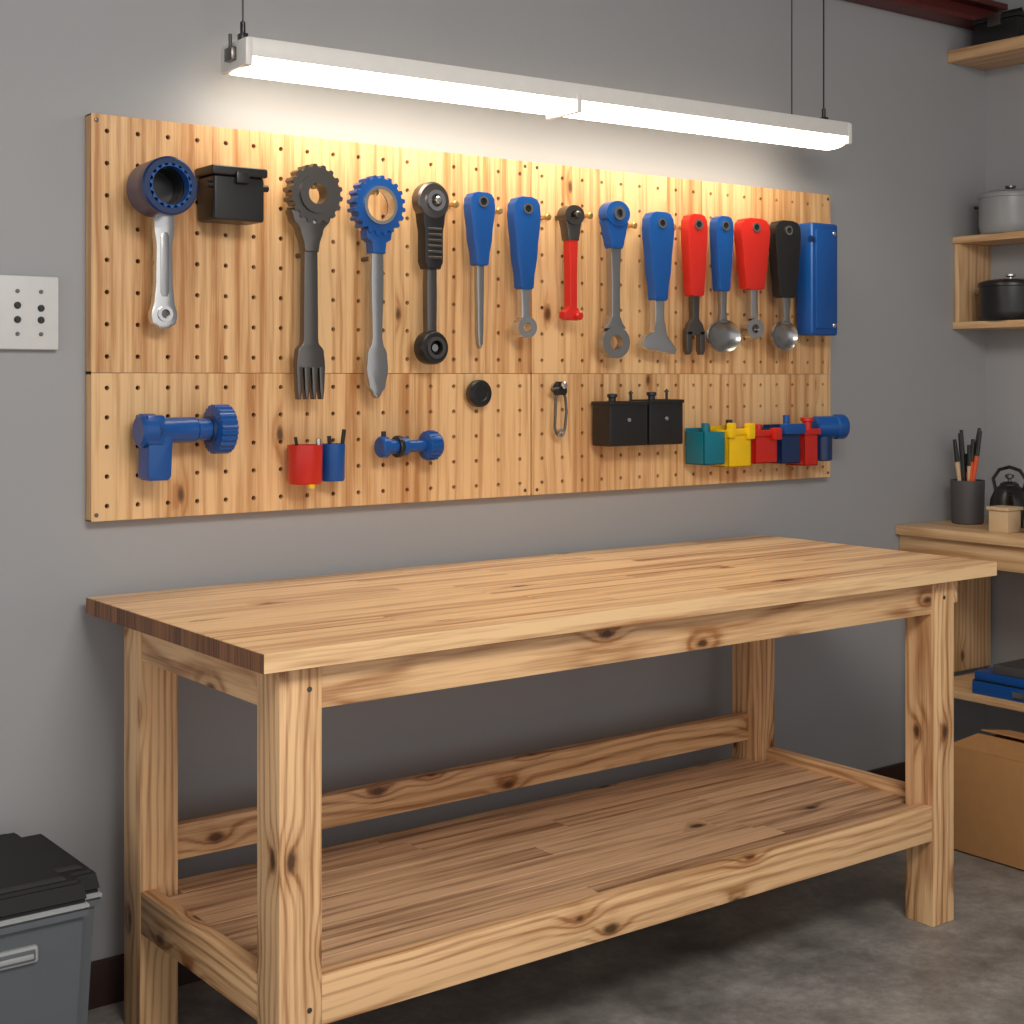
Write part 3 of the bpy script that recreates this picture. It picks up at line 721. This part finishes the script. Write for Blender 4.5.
b.lathe((x, y, z+.146), (0, 0, 1), [(.006, 0), (.006, .01), (.014, .014), (.014, .024), (0, .028)], 'dgrey', 18)
b.tube([(x-.01, y+.045, z+.118), (x-.01, y+.055, z+.155), (x-.005, y+.035, z+.185), (x, y, z+.195), (x+.005, y-.035, z+.185), (x+.01, y-.055, z+.155), (x+.01, y-.045, z+.118)], .006, 'black', 10)
b.cyl((x-.04, y-.03, z+.05), (x-.085, y-.06, z+.115), .016, 'black', 16, r2=.009); b.done()
b = B('grey_tape_dispenser'); b.box(4.02, 4.10, 2.60, 2.70, .886, .935, 'gsteel', .008, 3); b.lathe((4.04, 2.65, .95), (1, 0, 0), [(.035, 0), (.035, .04), (.02, .04), (.02, 0)], 'gsteel', 28, closed=False); b.done()
b = B('blue_storage_case')
b.box(3.97, 4.25, 2.45, 2.85, .374, .415, 'blue', .004); b.box(3.975, 4.245, 2.455, 2.845, .419, .445, 'blue', .004); b.box(3.972, 4.248, 2.452, 2.848, .415, .419, 'black', .001)
b.box(3.98, 4.24, 2.46, 2.78, .445, .475, 'cup', .004)
b.box(3.963, 3.972, 2.62, 2.70, .385, .405, 'steel', .002); b.done()
b = B('cardboard_box')
cx0, cx1, cy0, cy1, ch = 3.60, 3.90, 2.22, 2.665, .300
b.box(cx0, cx0+.005, cy0, cy1, 0, ch, 'card', .001); b.box(cx1-.005, cx1, cy0, cy1, 0, ch, 'card', .001)
b.box(cx0, cx1, cy0, cy0+.005, 0, ch, 'card', .001); b.box(cx0, cx1, cy1-.005, cy1, 0, ch, 'card', .001); b.box(cx0, cx1, cy0, cy1, 0, .005, 'card', .001)
b.rbox((cx0+.072, (cy0+cy1)/2, ch+.008), (.143, cy1-cy0, .004), Matrix.Rotation(math.radians(-5), 4, 'Y'), 'card', .001)
b.rbox((cx1-.072, (cy0+cy1)/2, ch+.012), (.143, cy1-cy0, .004), Matrix.Rotation(math.radians(9), 4, 'Y'), 'card', .001)
b.done()

# ------------------------------------------------------------------ camera, lights
cam = bpy.data.cameras.new('camera'); co = bpy.data.objects.new('camera', cam); bpy.context.collection.objects.link(co)
co.location = (0, 0, 1.374); co.rotation_euler = (math.radians(90), 0, math.radians(-37.0))
cam.sensor_width = 36; cam.lens = 51.82; cam.shift_y = -.1318; cam.clip_start = .05
sc.camera = co
w = bpy.data.worlds.new('world'); sc.world = w; w.use_nodes = True
w.node_tree.nodes['Background'].inputs[0].default_value = (1.0, 0.985, 0.97, 1); w.node_tree.nodes['Background'].inputs[1].default_value = 0.92
def area(name, loc, tgt, sx, sy, p, col):
    l = bpy.data.lights.new(name, 'AREA'); l.shape = 'RECTANGLE'; l.size = sx; l.size_y = sy; l.energy = p; l.color = col
    o = bpy.data.objects.new(name, l); bpy.context.collection.objects.link(o); o.location = loc
    o.rotation_euler = (Vector(tgt)-Vector(loc)).to_track_quat('-Z', 'Y').to_euler()
area('ceiling_light', (1.3, 0.3, 2.8), (1.9, 1.4, 0), 1.6, 1.2, 112, (1.0, 0.95, 0.88))
